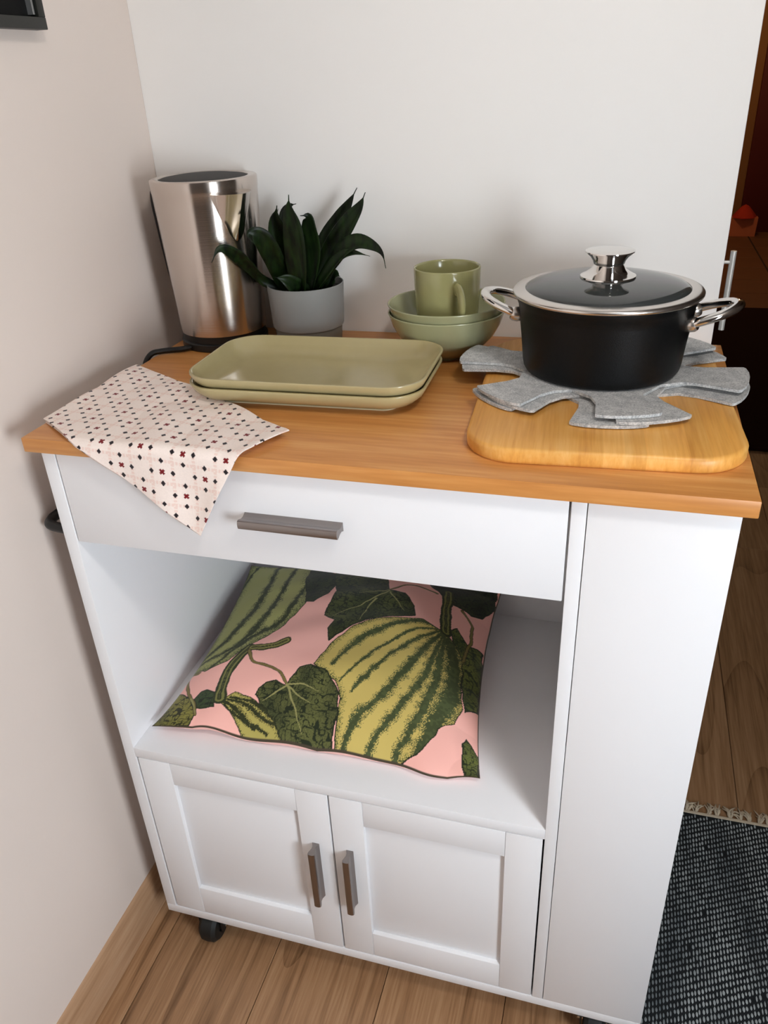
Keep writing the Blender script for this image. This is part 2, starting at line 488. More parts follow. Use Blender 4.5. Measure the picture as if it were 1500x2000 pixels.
# right wall with the window opening
for a in ((YN, WIN_Y0, 0, ZC), (WIN_Y1, 0.8, 0, ZC), (WIN_Y0, WIN_Y1, 0, WIN_Z0), (WIN_Y0, WIN_Y1, WIN_Z1, ZC)):
    struct('wall_right', WALL_RX, WALL_RX + 0.14, a[0], a[1], a[2], a[3], m_wall_r)
struct('wall_passage', WALL_FX, WALL_FX + 0.1, 0.8, YF, 0, ZC, m_wall_r)
struct('wall_return', WALL_RX + 0.14, WALL_FX, 0.7, 0.8, 0, ZC, m_wall_r)
struct('ceiling', XL - 0.1, WALL_FX + 0.1, YN - 0.1, YF + 0.1, ZC, ZC + 0.1, m_ceil)
win = bpy.data.objects.new('window_1', None); COL.objects.link(win); win['kind'] = 'structure'
win.location = (WALL_RX + 0.05, (WIN_Y0 + WIN_Y1) / 2, WIN_Z0)
for (a, b_, c, d) in ((WIN_Y0, WIN_Y0 + 0.05, WIN_Z0, WIN_Z1), (WIN_Y1 - 0.05, WIN_Y1, WIN_Z0, WIN_Z1),
                      (WIN_Y0 + 0.05, WIN_Y1 - 0.05, WIN_Z0, WIN_Z0 + 0.05), (WIN_Y0 + 0.05, WIN_Y1 - 0.05, WIN_Z1 - 0.05, WIN_Z1)):
    box('window_frame', WALL_RX + 0.02, WALL_RX + 0.07, a, b_, c, d, m_white, win, 0.004)
# skirting along the left wall: rounded top, wood
prof = [(0, 0), (0.011, 0), (0.011, 0.048), (0.0105, 0.053), (0.004, 0.086), (0.0025, 0.089), (0, 0.09)]
vs = [(XL + x, y, z) for y in (YN, YB) for x, z in prof]; n = len(prof)
fs = [(i, (i + 1) % n, n + (i + 1) % n, n + i) for i in range(n)] + [tuple(range(n))[::-1], tuple(range(n, 2 * n))]
bm = bmesh.new(); bm.from_mesh(mesh('b', vs, fs))
o = link('baseboard_left', from_bm('baseboard_left', bm), m_base, angle=25); o['kind'] = 'structure'
struct('baseboard_far', XL, WALL_FX, YF - 0.014, YF, 0, 0.11, m_red, 0.003)
dr = struct('door_1', 1.585, 2.09, YF - 0.05, YF - 0.001, 0, 2.05, m_red, 0.004)

# tall kitchen cabinet behind the partition wall, its door facing the passage
kc = thing('tall_cabinet', (0.5, 0.85, 0), 'tall white kitchen cabinet behind the partition wall with long bar handle', 'cabinet')
box('body', 0.20, 0.785, 0.548, 1.15, 0.08, 2.2, m_white, kc, 0.002)
box('plinth', 0.22, 0.76, 0.56, 1.14, 0.0, 0.08, m_black, kc)
d = box('door', 0.785, 0.803, 0.549, 1.149, 0.085, 2.195, m_white, kc, 0.0015)
h = link('handle', tube_mesh('handle', [(0, 0, -0.058), (0, 0, 0.058)], 0.0042, 16), m_light_metal, d, (0.826 - 0.794, 0.566 - 0.849, ZT + 0.057 - 0.085))
for dz in (-0.042, 0.042):
    link('handle_post', tube_mesh('handle_post', [(-0.026, 0, dz), (0, 0, dz)], 0.0026, 12), m_light_metal, d, (0.826 - 0.794, 0.566 - 0.849, ZT + 0.057 - 0.085))

# ------------------------------------------------------------------ kitchen cart
W, D, TT = 0.82, 0.4844, 0.0185
cart = thing('kitchen_cart', (0.41, 0.24, 0), 'white rolling kitchen cart with oak worktop, drawer, open shelf and two doors', 'kitchen cart')
FY = 0.012
cp = lambda *a: box(*a[:-1], a[-1], cart, 0.0008, 1)
def cbox(name, x0, x1, y0, y1, z0, z1, mat, parent=None, bev=0.0007):
    return box(name, x0, x1, y0, y1, ZT + z0, ZT + z1, mat, parent or cart, bev, 2)
cbox('worktop', 0, W, 0, D, -TT, 0, m_top, bev=0.0012)
cbox('side_panel', 0.013, 0.031, FY, 0.468, -0.893, -TT, m_white)
cbox('divider_panel', 0.648, 0.6635, FY, 0.468, -0.893, -TT, m_white)
cbox('front_panel', 0.6645, 0.8085, FY, FY + 0.016, -0.893, -TT, m_white)
cbox('bottom_panel', 0.013, 0.8085, FY, 0.468, -0.911, -0.893, m_white)
cbox('back_panel', 0.013, 0.8085, 0.468, 0.474, -0.911, -TT, m_white)
cbox('shelf', 0.031, 0.648, FY, 0.468, -0.533, -0.515, m_white)
for z in (-0.36, -0.63): cbox('side_shelf', 0.6635, 0.80, FY + 0.016, 0.468, z - 0.014, z, m_white)

def handle_mesh(length):
    """I-section pull: flat foot, narrow waist, rounded front cap; extruded along local X, sticking out along -Y."""
    pr = [(0.0055, 0.0), (0.0052, -0.0015), (0.0030, -0.006), (0.0030, -0.011), (0.0050, -0.0165), (0.0056, -0.0195),
          (0.0048, -0.0215), (0.0020, -0.0225)]
    pr = pr + [(-a, b) for a, b in reversed(pr)]
    n = len(pr)
    vs = [(x, b, a) for x in (-length / 2, length / 2) for a, b in pr]
    fs = [(i, (i + 1) % n, n + (i + 1) % n, n + i) for i in range(n)] + [tuple(range(n))[::-1], tuple(range(n, 2 * n))]
    bm = bmesh.new(); bm.from_mesh(mesh('h', vs, fs))
    return from_bm('handle', bm)

dw = cbox('drawer', 0.0335, 0.6455, FY, FY + 0.016, -0.148, -TT - 0.003, m_white)
dwb = cbox('drawer_box', 0.04, 0.64, FY + 0.016, 0.44, -0.135, -0.035, m_white, dw)
hm = handle_mesh(0.121)
dl = Vector(dw.location) + cart.location
o = link('handle', hm, m_handle, dw, Vector((0.3385, FY, ZT - 0.083)) - dl, angle=40)

def door(x0, x1, s0, s1, zt, zb, hx):
    z0, z1 = -0.8905, -0.5345
    d = cbox('door', s0 - 0.006, s1 + 0.006, FY + 0.0075, FY + 0.0125, zb - 0.006, zt + 0.006, m_white)
    for a, b_ in ((x0, s0), (s1, x1)): cbox('stile', a, b_, FY, FY + 0.016, z0, z1, m_white, d)
    for a, b_ in ((z0, zb), (zt, z1)): cbox('rail', s0 + 0.0003, s1 - 0.0003, FY + 0.0004, FY + 0.016, a, b_, m_white, d)
    dl = Vector(d.location) + cart.location
    link('handle', hm, m_handle, d, Vector((hx, FY, ZT - 0.703)) - dl, (0, math.pi / 2, 0), angle=40)
door(0.0345, 0.3405, 0.0875, 0.2910, -0.580, -0.826, 0.3145)
door(0.3435, 0.6455, 0.3930, 0.5965, -0.584, -0.834, 0.3685)

rail = [(0.013, 0.036, -0.147), (-0.008, 0.036, -0.147), (-0.031, 0.041, -0.147), (-0.039, 0.056, -0.147), (-0.040, 0.08, -0.147), (-0.040, 0.24, -0.147),
        (-0.040, 0.375, -0.147), (-0.037, 0.392, -0.147), (-0.018, 0.402, -0.147), (0.013, 0.404, -0.147)]
o = link('towel_rail', tube_mesh('towel_rail', catmull([(x - cart.location.x, y - cart.location.y, z + ZT) for x, y, z in rail], 6), 0.0068, 14), m_black, cart)
o['label'] = 'black towel rail'

def castor_parts():
    wh = lathe_mesh('wheel', [(0, -.014), (.012, -.014), (.014, -.017), (.027, -.016), (.0325, -.010), (.0335, 0), (.0325, .010), (.027, .016), (.014, .017), (.012, .014), (0, .014)], 32)
    ax = lathe_mesh('axle', [(0, -.026), (.0045, -.026), (.0045, .026), (0, .026)], 14)
    bm = bmesh.new()
    for s in (-1, 1): add_box(bm, s * 0.021 - 0.0012, s * 0.021 + 0.0012, -0.012, 0.016, -0.008, 0.030, 0.0004, 1)
    add_box(bm, -0.0222, 0.0222, -0.012, 0.018, 0.029, 0.032, 0.0004, 1)
    add_box(bm, -0.024, 0.024, -0.022, 0.024, 0.036, 0.0403, 0.0005, 1)
    add_box(bm, -0.008, 0.008, -0.004, 0.012, 0.031, 0.037)
    return wh, ax, from_bm('bracket', bm)
wh, ax, brk = castor_parts()
for x, y in ((0.083, 0.036), (0.745, 0.036), (0.083, 0.425), (0.745, 0.425)):
    w = link('castor_wheel', wh, m_rubber, cart, (x - cart.location.x, y - cart.location.y, 0.0335), (0, math.pi / 2, 0))
    a = link('axle', ax, m_chrome, w)
    b_ = link('bracket', brk, m_black, w); b_.rotation_euler = (0, -math.pi / 2, 0)

# ------------------------------------------------------------------ trays (rounded rectangular, two in a stack)
def tray_mesh():
    R = []
    def ring(hx, hy, r, z): R.append([(x, y, z) for x, y in rrect(hx, hy, r, 10)])
    # outside: foot, flare, rim, then inside down to the flat
    ring(0.116, 0.060, 0.018, 0.0); ring(0.118, 0.062, 0.019, 0.0005); ring(0.119, 0.063, 0.020, 0.003)
    ring(0.124, 0.067, 0.024, 0.0042); ring(0.142, 0.083, 0.036, 0.011); ring(0.151, 0.0915, 0.043, 0.019); ring(0.1555, 0.0955, 0.047, 0.0275)
    ring(0.1552, 0.0952, 0.0468, 0.0292); ring(0.1535, 0.0935, 0.046, 0.0298); ring(0.1518, 0.0918, 0.0445, 0.0288)
    ring(0.147, 0.087, 0.041, 0.020); ring(0.139, 0.0795, 0.035, 0.0125); ring(0.128, 0.070, 0.027, 0.0082); ring(0.118, 0.061, 0.019, 0.0068); ring(0.06, 0.028, 0.009, 0.0064)
    return loft_mesh('tray', R)
tm = tray_mesh()
TC = (0.303, 0.217); TR = math.radians(1.5)
def foot_ring(name, hx, hy, r, parent):
    rings = [[(x, y, z) for x, y in rrect(hx + o_, hy + o_, r, 8)] for o_, z in ((0, 0.0), (0.0022, 0.0), (0.0024, 0.0016), (0, 0.0018))]
    return link(name, loft_mesh(name, rings, False, False), m_foot, parent, (0, 0, 0.0002))
for k, lab in enumerate(('olive green rectangular serving dish standing on the oak worktop under its twin',
                         'olive green rectangular serving dish stacked on top of its twin, empty inside')):
    o = link('serving_dish', tm, m_olive, None, (TC[0] + 0.001 * k, TC[1] + 0.001 * k, ZT + k * 0.0125), (0, 0, TR), angle=60)
    tag(o, lab, 'serving dish', 'olive serving dishes in a stack')
    if k == 0: foot_ring('foot_ring', 0.1165, 0.0605, 0.018, o)

# ------------------------------------------------------------------ bowls and mug
def bowl_mesh():
    out = [(0, 0.002), (0.027, 0.002), (0.0275, 0), (0.031, 0), (0.0318, 0.003), (0.040, 0.0065), (0.055, 0.0165), (0.068, 0.031), (0.077, 0.047), (0.0826, 0.0635)]
    rim = [(0.0832, 0.0648), (0.0827, 0.0658), (0.0815, 0.0658), (0.0805, 0.0645)]
    ins = [(0.0745, 0.0475), (0.0655, 0.0325), (0.0525, 0.0190), (0.038, 0.0098), (0.02, 0.0066), (0, 0.006)]
    return lathe_mesh('bowl', out + rim + ins, 72)
bmh = bowl_mesh()
BC = (0.4385, 0.386)
for k, lab in enumerate(('sage green ceramic bowl on the worktop, nested under another bowl', 'sage green ceramic bowl nested in its twin with the mug standing in it')):
    tag(link('bowl', bmh, m_olive_bowl, None, (BC[0], BC[1], ZT + 0.0005 + k * 0.0118), angle=60), lab, 'bowl', 'sage green bowls in a stack')
mug = thing('mug', (BC[0] + 0.001, BC[1] + 0.002, ZT + 0.0214), 'olive green mug with chunky handle standing in the upper bowl', 'mug')
mp_ = [(0, 0.002), (0.024, 0.002), (0.026, 0.0), (0.030, 0.0), (0.0335, 0.0025), (0.039, 0.012), (0.0425, 0.026), (0.0445, 0.045), (0.0458, 0.075), (0.0466, 0.1025),
       (0.0464, 0.1038), (0.0452, 0.1044), (0.0440, 0.1036), (0.0432, 0.1015), (0.0424, 0.075), (0.0411, 0.045), (0.0388, 0.026), (0.034, 0.013), (0.026, 0.0075), (0, 0.006)]
link('cup', lathe_mesh('cup', mp_, 72), m_olive_mug, mug, angle=60)
ha = math.radians(-62)
hp = [(0.0425, 0.080), (0.053, 0.083), (0.063, 0.080), (0.0695, 0.070), (0.0685, 0.055), (0.062, 0.042), (0.052, 0.034), (0.0405, 0.031)]
hpts = catmull([(r * math.cos(ha), r * math.sin(ha), z) for r, z in hp], 6)
o = link('handle', tube_mesh('handle', hpts, 0.0048, 16, sx=1.9, upv=(math.sin(ha), -math.cos(ha), 0)), m_olive_mug, mug)

# ------------------------------------------------------------------ chopping board and felt pads
BRD = 0.018
bo = thing('chopping_board', (0.663, 0.237, ZT), 'bamboo chopping board with rounded corners under the black pot', 'chopping board', rz=math.radians(3.3))
R = []
for ins, z in ((0.004, 0.0), (0.0015, 0.001), (0.0, 0.004), (0.0, BRD - 0.0045), (0.0015, BRD - 0.0015), (0.0045, BRD)):
    R.append([(x, y, z) for x, y in rrect(0.1455 - ins, 0.196 - ins, 0.056 - ins, 10)])
link('board', loft_mesh('board', R), m_bamboo, bo, angle=50)

PCX, PCY = 0.658, 0.277
FT = 0.0034
def felt_mesh(rot, seed):
    rs = random.Random(seed); n_arm = 6; pts = []
    for k in range(n_arm):
        c = math.radians((-8, 46, 108, 172, 230, 285)[k] + rot + rs.uniform(-2, 2)); tip = 0.172 + rs.uniform(-0.006, 0.004); hw = math.radians(12.8 + rs.uniform(-1.2, 1.2))
        # valley, flare out, rounded tip, flare in
        nk = math.radians(15)
        left = [(c - math.radians(30), 0.094), (c - nk * 1.06, 0.108), (c - hw * 1.02, 0.130), (c - hw * 1.02, 0.155), (c - hw * 1.04, tip - 0.002)]
        tipa = [(c + hw * t, tip + 0.0022 * (1 - t ** 4)) for t in (-0.95, -0.6, -0.2, 0.2, 0.6, 0.95)]
        right = [(2 * c - a, r) for a, r in reversed(left[1:])]
        pts += left + tipa + right
    ring = [(r * math.cos(a), r * math.sin(a)) for a, r in pts]
    n = len(ring)
    def zt(x, y):
        r = math.hypot(x, y)
        return 0.0010 * max(0, (r - 0.11) / 0.06) * 1.0
    # inner rings so arms can lift a little
    vs, fs = [], []
    levels = (0.0, 0.35, 0.7, 1.0)
    for zz in (0, FT):
        for s in levels[1:]:
            vs += [(x * s, y * s, zz + zt(x * s, y * s)) for x, y in ring]
        vs.append((0, 0, zz))
    off = 3 * n + 1
    for h in (0, 1):
        b0 = h * off
        for i in range(n):
            j = (i + 1) % n
            fs.append((b0 + 3 * n, b0 + i, b0 + j) if h else (b0 + 3 * n, b0 + j, b0 + i))
            for l in (0, 1):
                q = (b0 + l * n + i, b0 + (l + 1) * n + i, b0 + (l + 1) * n + j, b0 + l * n + j)
                fs.append(q if h else q[::-1])
    for i in range(n):
        j = (i + 1) % n
        fs.append((2 * n + i, 2 * n + j, off + 2 * n + j, off + 2 * n + i))
    bm = bmesh.new(); bm.from_mesh(mesh('felt', vs, fs))
    return from_bm('felt_pad', bm)
for k, (rot, lab) in enumerate(((-8, 'grey felt star pad lowest of three, lying on the chopping board'),
                                (6, 'grey felt star pad in the middle of three, between two others'),
                                (-1, 'grey felt star pad topmost of three, directly under the black pot'))):
    o = link('felt_pad', felt_mesh(rot, k + 3), m_felt, None, (PCX - 0.002 * k + 0.002, PCY + 0.001 * k, ZT + BRD + k * (FT + 0.0006) + 0.0002), angle=40)
    tag(o, lab, 'felt pad', 'grey felt pan protectors under the pot')

# ------------------------------------------------------------------ casserole pot and its lid
PZ = ZT + BRD + 3 * FT + 0.0022
pot = thing('casserole_pot', (PCX, PCY, PZ), 'matt black cast casserole pot with two chrome loop handles on grey felt pads', 'pot')
pr = [(0, 0.0005), (0.088, 0.0), (0.0925, 0.0015), (0.0945, 0.005), (0.0958, 0.012), (0.0985, 0.040), (0.1025, 0.072), (0.1035, 0.0815), (0.1045, 0.083), (0.1060, 0.0900), (0.1062, 0.0915),
      (0.1050, 0.0925), (0.1030, 0.0920), (0.1005, 0.080), (0.0955, 0.040), (0.091, 0.013), (0.084, 0.005), (0, 0.004)]
link('pot_body', lathe_mesh('pot_body', pr, 96), m_pot, pot, angle=50)
for s in (-1, 1):
    az = 0.0 if s > 0 else math.pi
    rot = math.radians(-6)
    # loop: out of the wall, around, back
    lp = [(0.099, -0.030, 0.067), (0.108, -0.034, 0.071), (0.128, -0.030, 0.078), (0.143, -0.018, 0.083), (0.1485, 0, 0.085), (0.143, 0.018, 0.083), (0.128, 0.030, 0.078), (0.108, 0.034, 0.071), (0.099, 0.030, 0.067)]
    hm_ = tube_mesh('pot_handle', catmull(lp, 6), 0.0052, 16, sx=1.25)
    ho = link('pot_handle', hm_, m_chrome, pot, (0, 0, 0), (0, 0, az + rot))
    for t in (-1, 1):
        br = lathe_mesh('bracket', [(0, -0.004), (0.0075, -0.004), (0.009, 0.001), (0.0085, 0.007), (0.0065, 0.010), (0, 0.010)], 20)
        link('bracket', br, m_steel_ring, ho, (0.0985, t * 0.0305, 0.0673), (0, math.radians(82), math.radians(t * 16)))
lid = thing('pot_lid', (PCX, PCY, PZ + 0.0925), 'smoked glass lid with wide steel rim and chrome knob on the black pot', 'lid')
rim = [(0.0925, 0.0010), (0.1095, -0.0004), (0.1108, 0.0008), (0.1110, 0.0030), (0.1098, 0.0046), (0.1060, 0.0056), (0.0985, 0.0062), (0.0962, 0.0060), (0.0955, 0.0046)]
link('steel_rim', lathe_mesh('steel_rim', rim, 96, closed=True), m_steel_ring, lid, angle=50)
dome = [(0.0968, 0.0032)] + [(0.0968 * math.cos(a), 0.0032 + 0.0150 * math.sin(a) ** 0.9) for a in [math.radians(k * 9) for k in range(1, 10)]]
dome = dome[:-1] + [(0.008, 0.0181)]
top = dome + [(0, 0.0182)]
bot = [(0, 0.0147)] + [(max(r - 0.001, 0.004), z - 0.0034) for r, z in reversed(dome)]
link('glass', lathe_mesh('glass', top + bot, 96, closed=False), m_glass, lid, angle=60)
kp = [(0, 0.0171), (0.0300, 0.0168), (0.0325, 0.0177), (0.0322, 0.0193), (0.0262, 0.0223), (0.0205, 0.0263), (0.0178, 0.0311), (0.0170, 0.0320), (0.0178, 0.0329), (0.0192, 0.0369), (0.0225, 0.0413),
      (0.0272, 0.0452), (0.0286, 0.0465), (0.0284, 0.0476), (0.0265, 0.0485), (0.015, 0.0492), (0, 0.0494)]
link('knob', lathe_mesh('knob', kp, 64), m_chrome, lid, angle=50)

# ------------------------------------------------------------------ electric kettle
kt = thing('electric_kettle', (0.074, 0.407, ZT), 'brushed steel electric kettle with black lid and black base in the corner', 'kettle')
RB, RT_, Z0K, Z1K = 0.0665, 0.0775, 0.0235, 0.2395
kr = lambda z: RB + (RT_ - RB) * (z - Z0K) / (Z1K - Z0K)
link('base', lathe_mesh('base', [(0, 0.0), (0.066, 0.0), (0.0675, 0.0015), (0.0675, 0.0105), (0.066, 0.012), (0.0645, 0.0125), (0.0645, 0.0225), (0, 0.0235)], 72), m_black, kt)
bp_ = [(0.060, Z0K), (RB, Z0K), (RB + 0.0002, Z0K + 0.001)] + [(kr(z), z) for z in np.linspace(Z0K + 0.01, Z1K - 0.014, 14)] + \
      [(RT_ - 0.0003, Z1K - 0.0125), (RT_, Z1K - 0.009), (RT_ + 0.0003, Z1K), (RT_ - 0.0002, Z1K + 0.003), (RT_ - 0.0022, Z1K + 0.0044), (RT_ - 0.006, Z1K + 0.0046), (RT_ - 0.0125, Z1K + 0.0036), (RT_ - 0.0135, Z1K + 0.001), (RT_ - 0.0135, Z1K - 0.004)]
link('body', lathe_mesh('body', bp_, 128), m_steel, kt, angle=40)
link('lid', lathe_mesh('lid', [(0, Z1K + 0.0085), (0.02, Z1K + 0.0080), (0.045, Z1K + 0.0062), (0.0605, Z1K + 0.0040), (0.0642, Z1K + 0.0026), (0.0642, Z1K - 0.004), (0, Z1K - 0.012)], 64),
     plain('lid_mesh_black', srgb(34, 32, 30), 0.6, bump=0.6, bscale=900), kt)
# beak spout facing the room
saz = math.radians(-90 + 58); hw = math.radians(26); zt_, za = Z1K - 0.0135, Z1K - 0.080
NA, NZ = 32, 18
P = np.zeros((NZ + 1, NA + 1, 3))
for i in range(NZ + 1):
    t = i / NZ; z = za + (zt_ - za) * t
    half = hw * (t ** 0.62)
    for j in range(NA + 1):
        s = -1 + 2 * j / NA
        bulge = 0.024 * t ** 1.15 * (1 - abs(s)) ** 0.85 + 0.0003
        r = kr(z) + bulge
        a = saz + half * s
        P[i, j] = (r * math.cos(a), r * math.sin(a), z)
V, Q = grid_mesh('spout', P)
sv = [tuple(v) for v in V]; sf = [tuple(q) for q in Q]
# close the top of the beak back to the wall
b0 = len(sv)
for j in range(NA + 1):
    a = saz + hw * (-1 + 2 * j / NA); sv.append(((kr(zt_) - 0.002) * math.cos(a), (kr(zt_) - 0.002) * math.sin(a), zt_))
for j in range(NA): sf.append((NZ * (NA + 1) + j, NZ * (NA + 1) + j + 1, b0 + j + 1, b0 + j))
bm = bmesh.new(); bm.from_mesh(mesh('spout', sv, sf)); bmesh.ops.remove_doubles(bm, verts=bm.verts, dist=1e-5)
link('spout', from_bm('spout', bm), plain('polished_steel', srgb(206, 198, 190), 0.13, metal=1.0), kt, angle=30)
haz = math.radians(180 - 17)
hd = [(0.072, 0.228), (0.090, 0.229), (0.104, 0.222), (0.109, 0.205), (0.106, 0.170), (0.101, 0.125), (0.094, 0.088), (0.078, 0.080), (0.068, 0.082)]
link('handle', tube_mesh('handle', catmull([(r * math.cos(haz), r * math.sin(haz), z) for r, z in hd], 6), 0.0058, 14, sx=1.7, upv=(math.sin(haz), -math.cos(haz), 0)), m_black, kt)
kx, ky = kt.location.x, kt.location.y
cord = [(0.044, 0.350, 0.005), (0.032, 0.338, 0.005), (0.018, 0.331, 0.005), (0.004, 0.322, 0.005), (-0.005, 0.313, 0.004), (-0.012, 0.306, -0.005), (-0.015, 0.302, -0.02), (-0.016, 0.302, -0.06)]
link('power_cord', tube_mesh('power_cord', catmull([(x - kx, y - ky, z) for x, y, z in cord], 6), 0.0042, 10), m_black, kt)

# ------------------------------------------------------------------ potted dracaena
PX, PY = 0.2105, 0.4265
pl = thing('potted_plant', (PX, PY, ZT), 'dark green dracaena with arching leaves in a grey pot beside the kettle', 'potted plant')
link('pot', lathe_mesh('pot', [(0.049, 0.026), (0.0545, 0.026), (0.0552, 0.028), (0.0583, 0.0875), (0.0585, 0.089), (0.0578, 0.0897), (0.0568, 0.0895), (0.0562, 0.088), (0.0545, 0.060), (0.050, 0.030)], 72, closed=True), m_pot_grey, pl, angle=50)
link('pot_foot', lathe_mesh('pot_foot', [(0, 0), (0.0495, 0), (0.0505, 0.001), (0.0525, 0.0265), (0.05, 0.031), (0, 0.031)], 72), m_pot_foot, pl, angle=50)
link('soil', lathe_mesh('soil', [(0.0556, 0.079), (0.04, 0.081), (0.02, 0.0825), (0, 0.083)], 48), m_soil, pl)
LEAVES = [
    ([(0.157, 0.4, 0.096), (0.148, 0.365, 0.128), (0.145, 0.345, 0.143), (0.137, 0.325, 0.157), (0.129, 0.315, 0.157), (0.123, 0.305, 0.143)], 0.018),
    ([(0.187, 0.405, 0.093), (0.184, 0.375, 0.141), (0.18, 0.36, 0.163), (0.173, 0.35, 0.172), (0.167, 0.345, 0.172), (0.172, 0.34, 0.164)], 0.027),
    ([(0.195, 0.42, 0.088), (0.191, 0.4, 0.147), (0.189, 0.39, 0.183), (0.195, 0.385, 0.206)], 0.034),
    ([(0.172, 0.425, 0.088), (0.166, 0.43, 0.126), (0.164, 0.44, 0.167), (0.170, 0.445, 0.193)], 0.016),
    ([(0.216, 0.39, 0.087), (0.223, 0.375, 0.138), (0.226, 0.365, 0.177), (0.224, 0.36, 0.203), (0.227, 0.355, 0.224)], 0.032),
    ([(0.182, 0.43, 0.087), (0.182, 0.43, 0.137), (0.187, 0.43, 0.182), (0.195, 0.43, 0.198), (0.206, 0.43, 0.202)], 0.022),
    ([(0.226, 0.4, 0.089), (0.24, 0.395, 0.141), (0.242, 0.385, 0.175), (0.243, 0.38, 0.192), (0.233, 0.375, 0.194)], 0.025),
    ([(0.225, 0.43, 0.086), (0.243, 0.44, 0.142), (0.268, 0.445, 0.178), (0.282, 0.445, 0.199), (0.296, 0.445, 0.221)], 0.026),
    ([(0.235, 0.42, 0.087), (0.262, 0.42, 0.142), (0.287, 0.42, 0.176), (0.306, 0.42, 0.199), (0.316, 0.42, 0.218)], 0.026),
    ([(0.245, 0.4, 0.096), (0.272, 0.39, 0.128), (0.294, 0.38, 0.15), (0.316, 0.375, 0.16), (0.338, 0.37, 0.156), (0.353, 0.365, 0.146), (0.359, 0.36, 0.127)], 0.020),
    ([(0.251, 0.39, 0.102), (0.284, 0.38, 0.137), (0.307, 0.375, 0.145), (0.334, 0.37, 0.141)], 0.013),
    ([(0.217, 0.39, 0.087), (0.207, 0.37, 0.105), (0.191, 0.36, 0.112)], 0.024),
    ([(0.235, 0.42, 0.083), (0.259, 0.42, 0.103), (0.27, 0.42, 0.101)], 0.024),
    ([(0.197, 0.44, 0.081), (0.188, 0.455, 0.121), (0.183, 0.460, 0.155), (0.186, 0.460, 0.178)], 0.026),
    ([(0.21, 0.43, 0.082), (0.214, 0.44, 0.124), (0.234, 0.45, 0.149), (0.236, 0.45, 0.162)], 0.026),
]
def leaf_mesh(pts, width, seed):
    rs = random.Random(seed)
    base = Vector((PX, PY, 0.072)) + (Vector(pts[0]) - Vector((PX, PY, 0.09))) * 0.35; base.z = 0.074
    c = catmull([base] + [Vector(p) for p in pts], 5)
    n = len(c); vs, fs = [], []
    ph = rs.uniform(0, 6)
    for i, p in enumerate(c):
        t = i / (n - 1)
        tan = (c[min(i + 1, n - 1)] - c[max(i - 1, 0)]).normalized()
        nm = Vector((0.25 * math.sin(ph + 2 * t), -1.0, 0.35)).normalized()
        side = tan.cross(nm)
        if side.length < 1e-3: side = Vector((1, 0, 0))
        side.normalize(); nm = side.cross(tan).normalized()
        if t < 0.35: w = 0.42 + 0.58 * (t / 0.35) ** 0.8
        else: w = max(0.045, 1 - ((t - 0.35) / 0.58) ** 2.0) * (1 - 0.5 * max(0, t - 0.9) / 0.1)
        w *= width * 0.58 * (1 + 0.05 * math.sin(9 * t + ph))
        fold = w * 0.38
        cur = -0.5 * w * math.sin(5 * t + ph) * t * 0.5
        for s in (-1, -0.5, 0, 0.5, 1):
            vs.append(p - Vector((PX, PY, 0)) + side * w * s + nm * (fold * (s * s) + cur * s - fold * 0.4))
    for i in range(n - 1):
        for k in range(4):
            fs.append((i * 5 + k, i * 5 + k + 1, (i + 1) * 5 + k + 1, (i + 1) * 5 + k))
    return mesh('leaf', vs, fs)
for i, (pts, w) in enumerate(LEAVES):
    o = link('leaf', leaf_mesh(pts, w, 20 + i), m_leaf, pl, angle=None)
    sol = o.modifiers.new('thickness', 'SOLIDIFY'); sol.thickness = 0.0009; sol.offset = 0

